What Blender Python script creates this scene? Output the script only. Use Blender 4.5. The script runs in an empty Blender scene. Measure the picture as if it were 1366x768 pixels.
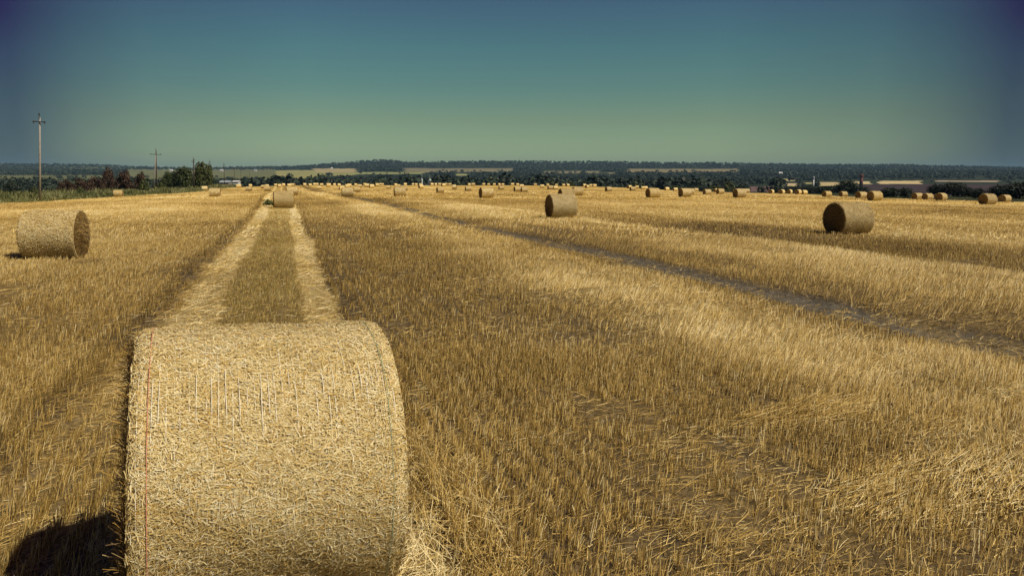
import bpy, bmesh, math, random
import numpy as np
from mathutils import Vector, Matrix

R_ = math.radians
HAZE = 4.5e-5
rng = np.random.default_rng(11)
random.seed(4)
S = bpy.context.scene
COL = S.collection

# ------------------------------------------------------------------ camera numbers
CAM_H, F, PITCH = 2.05, 1000.0, R_(5.0)
YAW = R_(-17.2)                                   # heading of the mown rows
FW = np.array([math.sin(YAW), math.cos(YAW)])
RT = np.array([math.cos(YAW), -math.sin(YAW)])
FP = F / math.cos(PITCH)

def uv(x, y): return x * FW[0] + y * FW[1], x * RT[0] + y * RT[1]
def xy(u, v): return u * FW[0] + v * RT[0], u * FW[1] + v * RT[1]
def px2x(px, Y): return (px - 683.0) / FP * Y

# ------------------------------------------------------------------ noise
def hsh(i, j, s):
    n = (i.astype(np.int64) * 374761393 + j.astype(np.int64) * 668265263 + s * 1442695041) & 0x7fffffff
    n = ((n ^ (n >> 13)) * 1274126177) & 0x7fffffff
    return ((n ^ (n >> 16)) & 0xffff) / 65535.0
def vnoise(x, y, s=0):
    x = np.asarray(x, float); y = np.asarray(y, float)
    i = np.floor(x); j = np.floor(y); a = x - i; b = y - j
    a = a * a * (3 - 2 * a); b = b * b * (3 - 2 * b)
    return ((hsh(i, j, s) * (1 - a) + hsh(i + 1, j, s) * a) * (1 - b) + (hsh(i, j + 1, s) * (1 - a) + hsh(i + 1, j + 1, s) * a) * b)
def fbm(x, y, s=0, o=3):
    t = 0; a = .5; n = 0
    for k in range(o):
        t = t + a * vnoise(x * 2 ** k, y * 2 ** k, s + k * 17); n += a; a *= .5
    return t / n
def sstep(a, b, x):
    t = np.clip((x - a) / (b - a), 0, 1); return t * t * (3 - 2 * t)
def band(x, a, b, w): return sstep(a - w, a + w, x) * (1 - sstep(b - w, b + w, x))

# ------------------------------------------------------------------ bales read off the photograph: x0, x1, top, bottom, extra turn, label
BALES = [
 (23,115,278,344,-5,'weathered beige bale alone in the left of the field, its sunlit straw end facing right'),
 (1101,1166,266,311,0,'nearest bale on the right, broad dark shaded end and pale rolled side'),
 (727,770,259,293,0,'bale with a tall dark end standing in front of two overlapping bales, mid field'),
 (364.5,391,253.5,276.5,0,'bale at the far end of the two pale wheel tracks, seen side on'),
 (278.8,293.4,251.4,263.4,0,'bale just right of the dark wooden pole, side on with a thin dark left edge'),
 (151,163,253,263,0,'lone bale standing against the weedy verge in front of the reddish bushes'),
 (269,276.4,247.5,253.5,0,'tan bale half sunk in the edge of the verge under the spiky tree'),
 (298.9,304,246,249.7,0,'tiny bale in front of the white farm shed'),
 (316,321,244,248,0,'tiny bale peeking over another bale below the far poles'),
 (315.7,321.4,247.5,252,0,'small bale directly in front of the tiny one below the far poles'),
 (327.4,335.7,249.4,255.5,0,'small side-on bale standing alone right of the stacked-looking pair below the far poles'),
 (331.8,335.6,244.8,248,0,'tiny skyline bale straight behind the small lone side-on bale left of the tracks'),
 (348,354,247.5,252,0,'small bale with a dark end, left one of three clustered before the track bale'),
 (352,360.4,249.7,256,0,'largest of the three bales clustered just left of the track bale'),
 (353,358.7,244.8,248,0,'hindmost of the three bales clustered just left of the track bale'),
 (366,368.6,245,247.2,0,'speck-like skyline bale above the left edge of the track bale'),
 (369.7,375,242.6,248.6,0,'skyline bale standing above the left half of the track bale, backed by pale shrubs'),
 (376,379.6,245,247.4,0,'speck-like skyline bale above the middle of the track bale'),
 (382.4,395.8,248,260,0,'bale half hidden behind the right shoulder of the track bale'),
 (382.8,388,243.8,247,0,'left one of a touching skyline pair above the track bale'),
 (388,393,243.8,247,0,'right one of a touching skyline pair above the track bale'),
 (403.7,408,243.8,247,0,'pale skyline bale, first one right of the touching pair'),
 (410.8,415.5,244,248,0,'skyline bale with a strong dark underside, second one right of the touching pair'),
 (417.8,421.2,244.2,246.6,0,'left half of a tiny joined pair right of the dark-bottomed skyline bale'),
 (421.2,424.4,244.2,246.6,0,'right half of a tiny joined pair right of the dark-bottomed skyline bale'),
 (426.5,431,243,246.5,0,'taller bright skyline bale just right of the tiny joined pair'),
 (422,428.8,248,254,0,'small lone bale below the skyline, in front of the bright tall skyline bale'),
 (434.5,438.5,244,247,0,'skyline bale peeping over a nearer small bale'),
 (435.5,441,245.5,249.5,0,'small bale with dark bottom covering the foot of a skyline bale'),
 (443.7,447.7,243.3,246.3,0,'rounded skyline bale, left one of two level ones before the clustered pair'),
 (449.4,454.2,243.2,246.6,0,'wider skyline bale, right one of two level ones before the clustered pair'),
 (452,459.2,247.5,254,0,'bale with dark left end partly hidden by the large side-on bale'),
 (456,470.5,249,263,0,'large side-on bale with a black underside beside a small neighbour'),
 (460,466,243.4,246.6,0,'skyline bale above the large side-on bale, the hind one of an overlapping two'),
 (462.6,468.2,245,249,0,'nearer one of the overlapping two above the large side-on bale'),
 (472,476.6,243.5,248,0,'squarish skyline bale above the small neighbour of the large side-on bale'),
 (471.8,480,248.5,256.8,0,'small neighbour standing right beside the large side-on bale'),
 (477,483,248,252.5,0,'bale mostly hidden behind the small neighbour of the large side-on bale'),
 (484.5,488.3,244,247,0,'skyline bale peeping over its nearer twin right of the large side-on bale'),
 (486.3,492,245.5,249.8,0,'nearer twin in front of a peeping skyline bale right of the large side-on bale'),
 (492.5,498.6,248.6,254.3,0,'small lone bale with a dark bottom between the two large mid-field bales'),
 (500,505,244,248.6,0,'left end of a short joined row of three skyline bales'),
 (505,509,243.6,246.4,0,'middle one of a short joined row of three skyline bales'),
 (508.5,512,244.2,247,0,'right end of a short joined row of three skyline bales'),
 (515,521.7,247.3,253.6,0,'small bale with dark left end just left of the second large mid-field bale'),
 (524.8,541,248.2,262,0,'large bale with a narrow black end and another bale tucked behind its right side'),
 (536,544,249.5,257.8,0,'bale tucked behind the right side of the large one with the narrow black end'),
 (525,529.6,244,248,0,'dark-edged skyline bale above the left of the large one with the narrow black end'),
 (528.5,534.5,243.3,247.3,0,'tan skyline bale above the large one with the narrow black end'),
 (538.4,542.4,243,246,0,'single bright skyline bale above the tucked-behind bale'),
 (549.5,552.8,244.6,246.8,0,'tiny skyline bale, left one of two left of the church spires'),
 (553,556.4,243.5,246.4,0,'slightly bigger skyline bale, right one of two left of the church spires'),
 (558.6,563,243,247,0,'skyline bale right under the left church spire'),
 (558.2,564.6,246.4,252.6,0,'small bale with dark left end in front of the one under the left church spire'),
 (573.6,578,243.4,246.4,0,'skyline bale right under the right church spire'),
 (579.2,582.5,244.3,246.6,0,'tiny skyline bale just right of the church spires'),
 (582,592.2,250.8,258.7,0,'medium bale with a tall dark left end, below and right of the church spires'),
 (585,588.3,245,248,0,'pale skyline bale behind the medium one right of the church spires'),
 (588.5,594,246,250.8,0,'small bale seen over the right end of the medium one right of the church spires'),
 (594,596.6,245,246.8,0,'speck-like tan skyline bale midway between the church and the large lone bale'),
 (598.4,602.2,243.3,246.4,0,'bright raised skyline bale touching a cluster of two nearer ones'),
 (602.4,608.6,244.7,248,0,'middle bale of a stepped cluster of three, paler than its front one'),
 (602.8,610,247.7,254,0,'front bale of a stepped cluster of three, with dark left end'),
 (620,629,249.5,256,0,'medium bale with a dark left end, just left of the large lone bale'),
 (623.8,627.2,244.2,246.4,0,'yellowish skyline bale, left one of two above the medium dark-ended bale'),
 (629,634,244,246.4,0,'pale skyline bale, right one of two above the medium dark-ended bale'),
 (640,657.8,247.3,263.8,0,'large lone bale with a thin black left edge in mid field, centre of the view'),
 (643.8,647.2,245.4,247.8,0,'tiny bale peeping over the left top of the large lone bale'),
 (650,654,245,247.4,0,'tiny bale peeping over the right top of the large lone bale'),
 (657.8,661,246.8,248.6,0,'speck-like bale touching the right top corner of the large lone bale'),
 (663.8,667.4,243.9,247,0,'back left yellowish bale of a cluster of three right of the large lone bale'),
 (664.8,672.7,248,254,0,'front bale of a cluster of three right of the large lone bale'),
 (669,672.6,245.5,248.3,0,'back right one of a cluster of three right of the large lone bale'),
 (681.5,686.2,245,248.6,0,'pale skyline bale behind the left of two level dark-ended bales'),
 (687.8,692.4,244.7,248,0,'brown striped skyline bale behind the two level dark-ended bales'),
 (685.3,694.6,249.5,257,0,'left one of two level dark-ended bales standing side by side'),
 (694.5,704,249.5,257.6,0,'right one of two level dark-ended bales standing side by side'),
 (692.7,699,247,250,0,'bale behind the gap of the two level dark-ended bales'),
 (712.4,716.4,245.5,250,0,'yellow skyline bale standing alone before the forest edge'),
 (720,726.4,247.7,251.7,0,'small bale with dark bottom, first right of the lone yellow one'),
 (728.6,732.5,245.5,248.3,0,'yellow skyline bale above the pair left of the overlapping bales'),
 (730,738.4,251.7,256.8,0,'left one of a level pair just behind the tall dark-ended bale'),
 (737,744.4,251.9,256.9,0,'right one of a level pair running into the overlapping bales'),
 (740.8,744,247,249.2,0,'speck-like skyline bale beside the front of the overlapping bales'),
 (743.3,768,249.5,266,0,'front one of two overlapping bales, large rounded dark end'),
 (763,777.5,249,261.6,0,'rear one of two overlapping bales, pale side facing'),
 (750,753.4,245.6,249.4,0,'left one of two yellow skyline bales over the overlapping bales'),
 (755.3,759,246.4,249.4,0,'right one of two yellow skyline bales over the overlapping bales'),
 (777,781.5,248,252,0,'tan bale mostly hidden by a dark-ended skyline neighbour'),
 (779.6,786.4,248,253.7,25,'skyline bale turned to show a broad dark end, right of the overlapping bales'),
 (786.5,790,247.2,249.8,0,'first of two yellow specks right of the turned skyline bale'),
 (791.4,794.8,247.2,250.2,0,'second of two yellow specks right of the turned skyline bale'),
 (807.4,816.4,251.7,258.7,0,'medium bale standing by itself on bare pale stubble before the forest'),
 (836.4,842.8,250,254.8,0,'rear bale of a tight group of three left of the big right-hand row'),
 (840,848.2,253,258.7,0,'pale middle bale of a tight group of three left of the big right-hand row'),
 (847,853,252,258.7,0,'brownish right bale of a tight group of three left of the big right-hand row'),
 (855.8,860,250,253.4,0,'yellow skyline bale just left of the first big row bale'),
 (857.8,864.4,254,258.9,0,'bale half hidden behind the dark end of the first big row bale'),
 (861.4,881,249,263,0,'first big bale of the right-hand row, crisp dark end and dark foot'),
 (887.3,892,250,254.4,0,'greenish yellow skyline bale between the first two big row bales'),
 (898,904.2,251,254.8,0,'pale skyline bale close left of the second big row bale'),
 (905.4,923,250.4,263,0,'second big bale of the right-hand row, with paler bales joined behind'),
 (915.5,927,253.8,261.8,0,'bale joined behind the second big row bale'),
 (924.5,932.2,254.8,260,0,'low tan bale last of those joined behind the second big row bale'),
 (937.4,949.8,254,261.5,0,'medium bale between the second and third big row bales, very pale side'),
 (951.8,958.4,253.5,260.7,20,'bale showing mostly its dark end, left half of a close couple'),
 (956,966.2,253.5,261,0,'bale with golden side, right half of a close couple'),
 (977,997,251.7,263.5,0,'third big bale of the right-hand row, broad round dark end'),
 (992,1000.4,255.8,261,0,'small bale whose shaded end shows behind the third big row bale'),
 (1026.7,1032,258.3,263,32,'biggest of five dark end-on bales in a line, leftmost'),
 (1040,1046,259.2,263,30,'second of five dark end-on bales in a line'),
 (1051.3,1056,260,263.8,32,'third of five dark end-on bales in a line'),
 (1062.7,1067.6,260,263.8,25,'fourth of five dark end-on bales in a line, a little paler'),
 (1069.7,1076,260.3,264,10,'rightmost of five dark end-on bales in a line, with pale side showing'),
 (1097,1110.6,256,263.8,0,'bale standing just behind the nearest right-hand bale, pale side'),
 (1121.4,1130,261,264.8,0,'small half sunk bale behind the nearest right-hand bale'),
 (1141.6,1158,256,265,0,'rear one of two bales nearly touching beyond the nearest right-hand bale'),
 (1157.4,1178,254.7,268,0,'front one of two bales nearly touching beyond the nearest right-hand bale'),
 (1217.6,1232,259.6,266.4,0,'left one of three bales in line before the dark roadside tree'),
 (1231.6,1245.4,259.6,266.7,0,'middle one of three bales in line before the dark roadside tree'),
 (1247,1265.7,258,267.4,14,'right one of three bales in line, standing under the dark roadside tree'),
 (1306.8,1331,259,273.5,0,'big bale near the right field edge with wide dark end'),
 (1337,1347,263.8,269.6,0,'small pale bale last on the right before the dark thicket'),
]
BL, BD = 1.38, 1.30

# ------------------------------------------------------------------ terrain
TX = np.array([-500, 0, 150, 280, 400, 700, 800, 900, 1000, 1060, 1100, 1200, 1366, 1800.])
TE = np.array([90, 90, 160, 300, 390, 390, 330, 260, 215, 200, 190, 150, 125, 100.])
TYE = np.array([275, 268, 259, 250.5, 247.2, 247.4, 249.3, 252.5, 255.5, 256.5, 258.5, 262.5, 268, 275.])
HX = np.array([-400, 0, 150, 180, 260, 400, 430, 480, 510, 540, 700, 900, 1000, 1100, 1200, 1366, 1800.])
HY = np.array([217, 218.5, 220, 222, 224.5, 221.5, 219, 215, 213.5, 215, 215, 217, 218, 219, 220, 223, 226.])
PY = np.array([600, 900, 1300, 1800, 2400, 3000, 3600, 4300, 5000.])
PV = np.array([262, 256, 249, 243, 237, 232, 228.5, 224.5, 217.])

def pxY(x, y):
    d = np.hypot(x, y); az = np.arctan2(x, y)
    azc = np.clip(az, -0.86, 0.86)
    Y = d * np.cos(azc)
    return 683 + FP * np.tan(azc), Y, az

def far_y(px, Y):
    yb = np.interp(Y, PY, PV)
    c = np.interp(px, HX, HY) + 1.6
    k = np.clip((232 - yb) / (232 - 217.), 0, 1)
    return np.where(yb < 232, 232 + (c - 232) * k, yb)

def t0(px, Y):
    Ye = np.interp(px, TX, TE); ye = np.interp(px, TX, TYE)
    ze = CAM_H - (ye - 240) * Ye / 1000.
    zn = ze * np.clip(Y / Ye, 0, 1) ** 2
    zf6 = CAM_H - (262 - 240) * .6
    zm = ze + (zf6 - ze) * np.clip((Y - Ye) / (600 - Ye), 0, 1) ** 1.15
    zf = CAM_H - (far_y(px, np.maximum(Y, 600)) - 240) * np.maximum(Y, 600) / 1000.
    zb = CAM_H - (far_y(px, np.full_like(Y, 5000.)) - 240) * 5. - (Y - 5000) * .03
    return np.where(Y < Ye, zn, np.where(Y < 600, zm, np.where(Y < 5000, zf, zb)))

corr = []
def tfun(x, y):
    x = np.atleast_1d(np.asarray(x, float)); y = np.atleast_1d(np.asarray(y, float))
    px, Y, az = pxY(x, y)
    z = t0(px, Y)
    num = np.zeros_like(z); den = np.full_like(z, .35)
    for cx, cy, r, s in corr:
        w = np.exp(-((x - cx) ** 2 + (y - cy) ** 2) / (2 * s * s)); num += w * r; den += w
    z = z + num / den
    # small relief: wheel ruts, drill row ridges and mounds of loose straw
    u, v = uv(x, y); d = np.hypot(x, y)
    near = 1 - sstep(40, 140, d)
    z = z + near * (.05 * (fbm(u * .5, v * .9, 3) - .5) + .035 * (fbm(u * 2.1, v * 2.3, 8) - .5))
    z = z + near * .13 * (band(v, 4.6, 7.4, .8) + band(v, 9.8, 14.8, .9) + band(v, -16, -7, 2)) * sstep(.30, .62, fbm(u * .35, v * .55, 12))
    z = z - near * .05 * (band(v, -1.75, -1.15, .12) + band(v, .42, .88, .1)) - near * .09 * band(v, 7.9, 8.95, .3)
    return z

placed = []
for (x0, x1, ya, yb, turn, lab) in BALES:
    xc = (x0 + x1) / 2; w = x1 - x0
    th = math.atan((xc - 683) / F) - YAW + R_(turn)
    Y = 1000 * (BL * abs(math.cos(th)) + BD * abs(math.sin(th))) / w
    if w > 8:
        Yh = 1000 * BD / (yb - ya) * .98
        Y = .5 * Y + .5 * Yh
    Ye = float(np.interp(xc, TX, TE))
    if Y > Ye * .985: Y = Ye * (.93 + .055 * random.random())
    placed.append([px2x(xc, Y), Y, turn, lab, w])
for (p, b) in zip(placed, BALES):
    if p[4] >= 7 and b[0] not in (743.3, 992, 1337):
        zt = CAM_H - (b[3] - 240) * p[1] / 1000. + .02
        z_ = float(t0(np.array([(b[0] + b[1]) / 2]), np.array([p[1]]))[0])
        corr.append((p[0], p[1], max(-.6, min(.6, zt - z_)), max(5, .09 * p[1])))

# ------------------------------------------------------------------ mesh helpers
def npmesh(name, V, Fc, mat, parent=None, attrs=None, smooth=False):
    me = bpy.data.meshes.new(name)
    V = np.ascontiguousarray(V, np.float32).reshape(-1, 3); Fc = np.ascontiguousarray(Fc, np.int32)
    n = Fc.shape[1]
    me.vertices.add(len(V)); me.vertices.foreach_set('co', V.ravel())
    me.loops.add(Fc.size); me.loops.foreach_set('vertex_index', Fc.ravel())
    me.polygons.add(len(Fc)); me.polygons.foreach_set('loop_start', np.arange(0, Fc.size, n, dtype=np.int32))
    me.polygons.foreach_set('use_smooth', np.full(len(Fc), smooth, bool))
    for k, a in (attrs or {}).items():
        a = np.asarray(a, np.float32)
        if a.ndim == 2:
            at = me.attributes.new(k, 'FLOAT_COLOR', 'POINT')
            at.data.foreach_set('color', np.concatenate([a, np.ones((len(a), 1), np.float32)], 1).ravel())
        else:
            at = me.attributes.new(k, 'FLOAT', 'POINT'); at.data.foreach_set('value', a)
    me.update(calc_edges=True)
    if mat: me.materials.append(mat)
    o = bpy.data.objects.new(name, me); COL.objects.link(o)
    if parent: o.parent = parent
    return o

def tag(o, label=None, cat=None, group=None, kind=None):
    if label: o['label'] = label
    if cat: o['category'] = cat
    if group: o['group'] = group
    if kind: o['kind'] = kind
    return o
def empty(name, loc, rz=0, sc=1):
    o = bpy.data.objects.new(name, None); COL.objects.link(o)
    o.location = loc; o.rotation_euler = (0, 0, rz); o.scale = (sc, sc, sc); o.empty_display_size = .2
    return o
def copy_tree(o, parent=None):
    c = o.copy(); COL.objects.link(c)
    if parent: c.parent = parent
    for ch in list(o.children): copy_tree(ch, c)
    return c

class Rib:
    """collects ribbons: centre lines (n,k,3), half-width vectors (n,k,3)"""
    def __init__(s): s.V = []; s.F = []; s.T = []; s.G = []; s.n = 0
    def add(s, C, Wd, tint, green=None):
        n, k, _ = C.shape
        V = np.stack([C - Wd, C + Wd], 2).reshape(-1, 3)
        b = (np.arange(n) * k * 2)[:, None] + (np.arange(k - 1) * 2)[None]
        Fq = np.stack([b, b + 1, b + 3, b + 2], -1).reshape(-1, 4) + s.n
        s.V.append(V); s.F.append(Fq); s.n += len(V)
        s.T.append(np.repeat(tint, 2 * k)); s.G.append(np.repeat(np.zeros(n) if green is None else green, 2 * k))
    def build(s, name, mat, parent=None):
        return npmesh(name, np.concatenate(s.V), np.concatenate(s.F), mat, parent,
                      {'tint': np.concatenate(s.T), 'green': np.concatenate(s.G)})

def norm(a): return a / np.maximum(np.linalg.norm(a, axis=-1, keepdims=True), 1e-9)

def bm_obj(name, bm, mat, parent=None, smooth=False):
    me = bpy.data.meshes.new(name); bm.to_mesh(me); bm.free()
    if smooth:
        for p in me.polygons: p.use_smooth = True
    me.materials.append(mat)
    o = bpy.data.objects.new(name, me); COL.objects.link(o)
    if parent: o.parent = parent
    return o
def bm_cyl(bm, p, q, r0, r1, n=10):
    p = Vector(p); q = Vector(q); d = q - p
    M = Matrix.Translation((p + q) / 2) @ d.to_track_quat('Z', 'Y').to_matrix().to_4x4()
    bmesh.ops.create_cone(bm, cap_ends=True, segments=n, radius1=r0, radius2=r1, depth=d.length, matrix=M)
def bm_box(bm, c, s, M=None):
    m = Matrix.Translation(c) @ Matrix.Diagonal((s[0], s[1], s[2], 1))
    bmesh.ops.create_cube(bm, size=1, matrix=(M @ m) if M else m)

# ------------------------------------------------------------------ materials
def new_mat(name, rough=.75, spec=.25):
    m = bpy.data.materials.new(name); m.use_nodes = True
    nt = m.node_tree; b = nt.nodes['Principled BSDF']
    b.inputs['Roughness'].default_value = rough
    b.inputs['Specular IOR Level'].default_value = spec
    return m, nt, b
def N(nt, t, **k):
    n = nt.nodes.new(t)
    for a, v in k.items(): setattr(n, a, v)
    return n
def ramp(nt, stops, src):
    r = N(nt, 'ShaderNodeValToRGB'); el = r.color_ramp.elements
    while len(el) < len(stops): el.new(.5)
    for e, (p, c) in zip(el, stops): e.position = p; e.color = (*c, 1)
    nt.links.new(src, r.inputs[0]); return r.outputs[0]
def mixc(nt, f, a, b, mode='MIX'):
    m = N(nt, 'ShaderNodeMix', data_type='RGBA', blend_type=mode)
    for s, v in ((m.inputs[0], f), (m.inputs[6], a), (m.inputs[7], b)):
        if hasattr(v, 'is_output'): nt.links.new(v, s)
        else: s.default_value = v if isinstance(v, (int, float)) else (*v, 1)
    return m.outputs[2]
def math_(nt, op, a, b=None, c=None, clamp=False):
    m = N(nt, 'ShaderNodeMath', operation=op, use_clamp=clamp)
    for s, v in zip(m.inputs, (a, b, c)):
        if v is None: continue
        if hasattr(v, 'is_output'): nt.links.new(v, s)
        else: s.default_value = v
    return m.outputs[0]
def attr(nt, name):
    return N(nt, 'ShaderNodeAttribute', attribute_name=name)
def noise(nt, vec, scale, detail=4, rough=.55, out='Fac'):
    n = N(nt, 'ShaderNodeTexNoise'); n.inputs['Scale'].default_value = scale
    n.inputs['Detail'].default_value = detail; n.inputs['Roughness'].default_value = rough
    if vec is not None: nt.links.new(vec, n.inputs['Vector'])
    return n.outputs[out]

STRAW = [(0, (.055, .034, .014)), (.3, (.21, .134, .037)), (.55, (.47, .308, .078)), (.8, (.75, .55, .19)), (1, (.85, .72, .40))]
def straw_mat(name, tones=STRAW, green=(.21, .175, .030)):
    m, nt, b = new_mat(name, .62, .3)
    c = ramp(nt, tones, attr(nt, 'tint').outputs['Fac'])
    c = mixc(nt, attr(nt, 'green').outputs['Fac'], c, green)
    nt.links.new(c, b.inputs['Base Color'])
    return m
M_STUB = straw_mat('cut straw stalks')
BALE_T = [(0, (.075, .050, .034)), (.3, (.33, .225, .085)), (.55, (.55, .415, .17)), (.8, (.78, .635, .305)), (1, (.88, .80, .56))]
M_BALE = straw_mat('baled straw', BALE_T, (.62, .36, .055))
_nt = M_BALE.node_tree; _b = _nt.nodes['Principled BSDF']; _src = _b.inputs['Base Color'].links[0].from_socket
_oi = N(_nt, 'ShaderNodeObjectInfo').outputs['Random']
_nt.links.new(mixc(_nt, 1., _src, ramp(_nt, [(0, (.90, .87, .80)), (.35, (1, .97, .86)), (.7, (.96, .96, .96)), (1, (1, 1, 1))], _oi), 'MULTIPLY'), _b.inputs['Base Color'])

def simple(name, col, rough=.7, var=.25, scale=6., spec=.25):
    m, nt, b = new_mat(name, rough, spec)
    tc = N(nt, 'ShaderNodeTexCoord').outputs['Object']
    f = noise(nt, tc, scale)
    lo = tuple(c * (1 - var) for c in col); hi = tuple(min(1, c * (1 + var)) for c in col)
    nt.links.new(ramp(nt, [(.3, lo), (.7, hi)], f), b.inputs['Base Color'])
    return m
M_CONC = simple('pole concrete', (.27, .25, .225))
M_WOOD = simple('pole wood', (.07, .055, .045), .8, .3)
M_STEEL = simple('dark steel', (.05, .045, .05), .5, .2)
M_PORC = simple('insulator glass', (.04, .03, .03), .25, .1)
M_WHITE = simple('white plaster', (.60, .59, .56))
M_GREYR = simple('grey sheet roof', (.30, .33, .36), .5)
M_WROOF = simple('white sheet roof', (.58, .58, .57), .5)
M_RED = simple('red brown brick', (.13, .045, .035))
M_DOME = simple('pale green metal', (.55, .66, .58), .4)
M_GLASSD = simple('dark window', (.03, .035, .04), .2)
M_REDT = simple('red twine', (.66, .27, .18), .6, .15, 40)
M_GRNT = simple('green twine', (.24, .36, .25), .6, .15, 40)
M_NET = simple('net wrap', (.76, .70, .54), .3, .1, 30, .6)
M_BARK = simple('bark', (.07, .05, .035), .9, .3)

def leaf_mat(name, tones):
    m, nt, b = new_mat(name, .6, .2)
    nt.links.new(ramp(nt, tones, attr(nt, 'tint').outputs['Fac']), b.inputs['Base Color'])
    return m
M_LG = leaf_mat('green leaves', [(0, (.018, .026, .010)), (.5, (.045, .060, .020)), (1, (.115, .125, .040))])
M_LR = leaf_mat('reddish leaves', [(0, (.025, .016, .012)), (.5, (.054, .032, .021)), (1, (.105, .066, .036))])
M_LF = leaf_mat('forest leaves', [(0, (.014, .022, .017)), (.5, (.029, .043, .029)), (1, (.066, .086, .044))])
M_WEED = leaf_mat('verge weeds', [(0, (.05, .065, .022)), (.5, (.155, .16, .055)), (1, (.34, .32, .16))])

# ground: bare soil with chaff close by, straw further off, farmland colours beyond the field
def ground_mat():
    m, nt, b = new_mat('field earth', .9, .1)
    geo = N(nt, 'ShaderNodeNewGeometry').outputs['Position']
    mp = N(nt, 'ShaderNodeMapping', vector_type='TEXTURE'); mp.inputs['Rotation'].default_value = (0, 0, -YAW)
    nt.links.new(geo, mp.inputs['Vector'])
    row = N(nt, 'ShaderNodeMapping'); row.inputs['Scale'].default_value = (1, .10, 1)
    nt.links.new(mp.outputs[0], row.inputs['Vector'])
    streak = noise(nt, row.outputs[0], .55, 6, .62)
    row2 = N(nt, 'ShaderNodeMapping'); row2.inputs['Scale'].default_value = (1, .28, 1)
    nt.links.new(mp.outputs[0], row2.inputs['Vector'])
    streak2 = noise(nt, row2.outputs[0], 3.2, 5, .7)
    fine = noise(nt, geo, 14, 6, .7); clod = noise(nt, geo, 7, 5, .6)
    t = math_(nt, 'ADD', attr(nt, 'tint').outputs['Fac'], math_(nt, 'MULTIPLY', math_(nt, 'SUBTRACT', streak, .5), .75))
    t = math_(nt, 'ADD', t, math_(nt, 'MULTIPLY', math_(nt, 'SUBTRACT', streak2, .5), .65))
    t = math_(nt, 'ADD', t, math_(nt, 'MULTIPLY', math_(nt, 'SUBTRACT', fine, .5), .35), clamp=True)
    straw = ramp(nt, STRAW, t)
    soil = ramp(nt, [(.25, (.024, .020, .017)), (.55, (.062, .053, .043)), (.8, (.16, .14, .115))], clod)
    chaff = ramp(nt, [(.52, (0, 0, 0)), (.66, (1, 1, 1))], fine)
    soil = mixc(nt, math_(nt, 'MULTIPLY', chaff, .5), soil, (.38, .26, .10))
    dusty = ramp(nt, [(.25, (.065, .056, .042)), (.55, (.125, .11, .083)), (.8, (.24, .215, .165))], clod)
    soil = mixc(nt, attr(nt, 'dust').outputs['Fac'], soil, dusty)
    c = mixc(nt, attr(nt, 'cover').outputs['Fac'], soil, straw)
    big = noise(nt, geo, .012, 5, .6)
    land = mixc(nt, .55, attr(nt, 'land').outputs['Color'], ramp(nt, [(.3, (.55, .55, .55)), (.7, (1.45, 1.45, 1.45))], big), 'MULTIPLY')
    c = mixc(nt, attr(nt, 'far').outputs['Fac'], c, land)
    nt.links.new(c, b.inputs['Base Color'])
    bp = N(nt, 'ShaderNodeBump'); bp.inputs['Strength'].default_value = .8; bp.inputs['Distance'].default_value = .05
    nt.links.new(math_(nt, 'ADD', clod, math_(nt, 'MULTIPLY', fine, .5)), bp.inputs['Height'])
    nt.links.new(bp.outputs[0], b.inputs['Normal'])
    return m
M_GROUND = ground_mat()

# ------------------------------------------------------------------ how the field is made up, strip by strip (v metres right of the camera along the rows)
def wob(u, v): return v + .35 * (fbm(u * .16, v * .2, 31) - .5) + .30 * (fbm(u * 1.3, v * 1.6, 32) - .5) + np.clip(np.abs(u) / 60, 0, 1) * 1.2 * (fbm(u * .03, v * .08, 33) - .5)
def verge_v(u): return np.interp(u, [40, 60, 140, 200, 330], [-27.5, -27.5, -27.2, -19.5, -14.])
ZV = np.array([-60, -30, -16, -7, -5.5, -2.25, -2.12, -1.94, -1.80, -1.58, -1.06, -.97, .22, .31, .76, .88, 1.3, 1.6, 3.8, 4.6, 5.2, 7.0, 7.4, 7.95, 8.85, 9.1, 10.3, 11.2, 13.6, 14.8, 15.3, 20, 21.5, 60])
#   columns: standing, flat, tint, cover, height
ZT = np.array([
 (.7,.3,.68,.85,.13),(.7,.3,.68,.85,.13),(.75,.3,.68,.8,.13),(.75,.3,.67,.8,.13),(.9,.2,.66,.75,.13),(.9,.2,.62,.7,.13),(.7,.3,.46,.4,.17),(.7,.3,.43,.35,.17),(.5,.4,.52,.5,.13),(.2,.95,.90,.9,.07),
 (.2,.95,.90,.9,.07),(.85,.3,.70,.65,.10),(.85,.3,.70,.65,.10),(.15,1,.93,.9,.07),(.15,1,.93,.9,.07),(.8,.2,.48,.4,.17),(.85,.15,.54,.4,.16),(.95,.10,.57,.45,.14),(.92,.12,.57,.45,.14),(.8,.3,.66,.6,.14),
 (.85,.4,.77,.85,.15),(.85,.4,.75,.85,.15),(.8,.25,.48,.5,.16),(.06,.17,.46,.07,.08),(.06,.17,.46,.07,.08),(.8,.25,.46,.5,.16),(.8,.3,.54,.6,.16),(.85,.4,.68,.8,.16),(.85,.4,.70,.8,.16),(.85,.5,.82,.9,.16),
 (.85,.1,.42,.5,.15),(.85,.1,.44,.5,.15),(.7,.4,.66,.8,.13),(.7,.4,.66,.8,.13)])
ZN = ZT.copy()                                   # the plain mix used where a strip runs out along the rows
ZN[30:32] = (.7, .4, .62, .75, .13)
ZNEAR = ZT.copy(); ZNEAR[8:11] = (.9, .2, .58, .5, .15)
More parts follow.
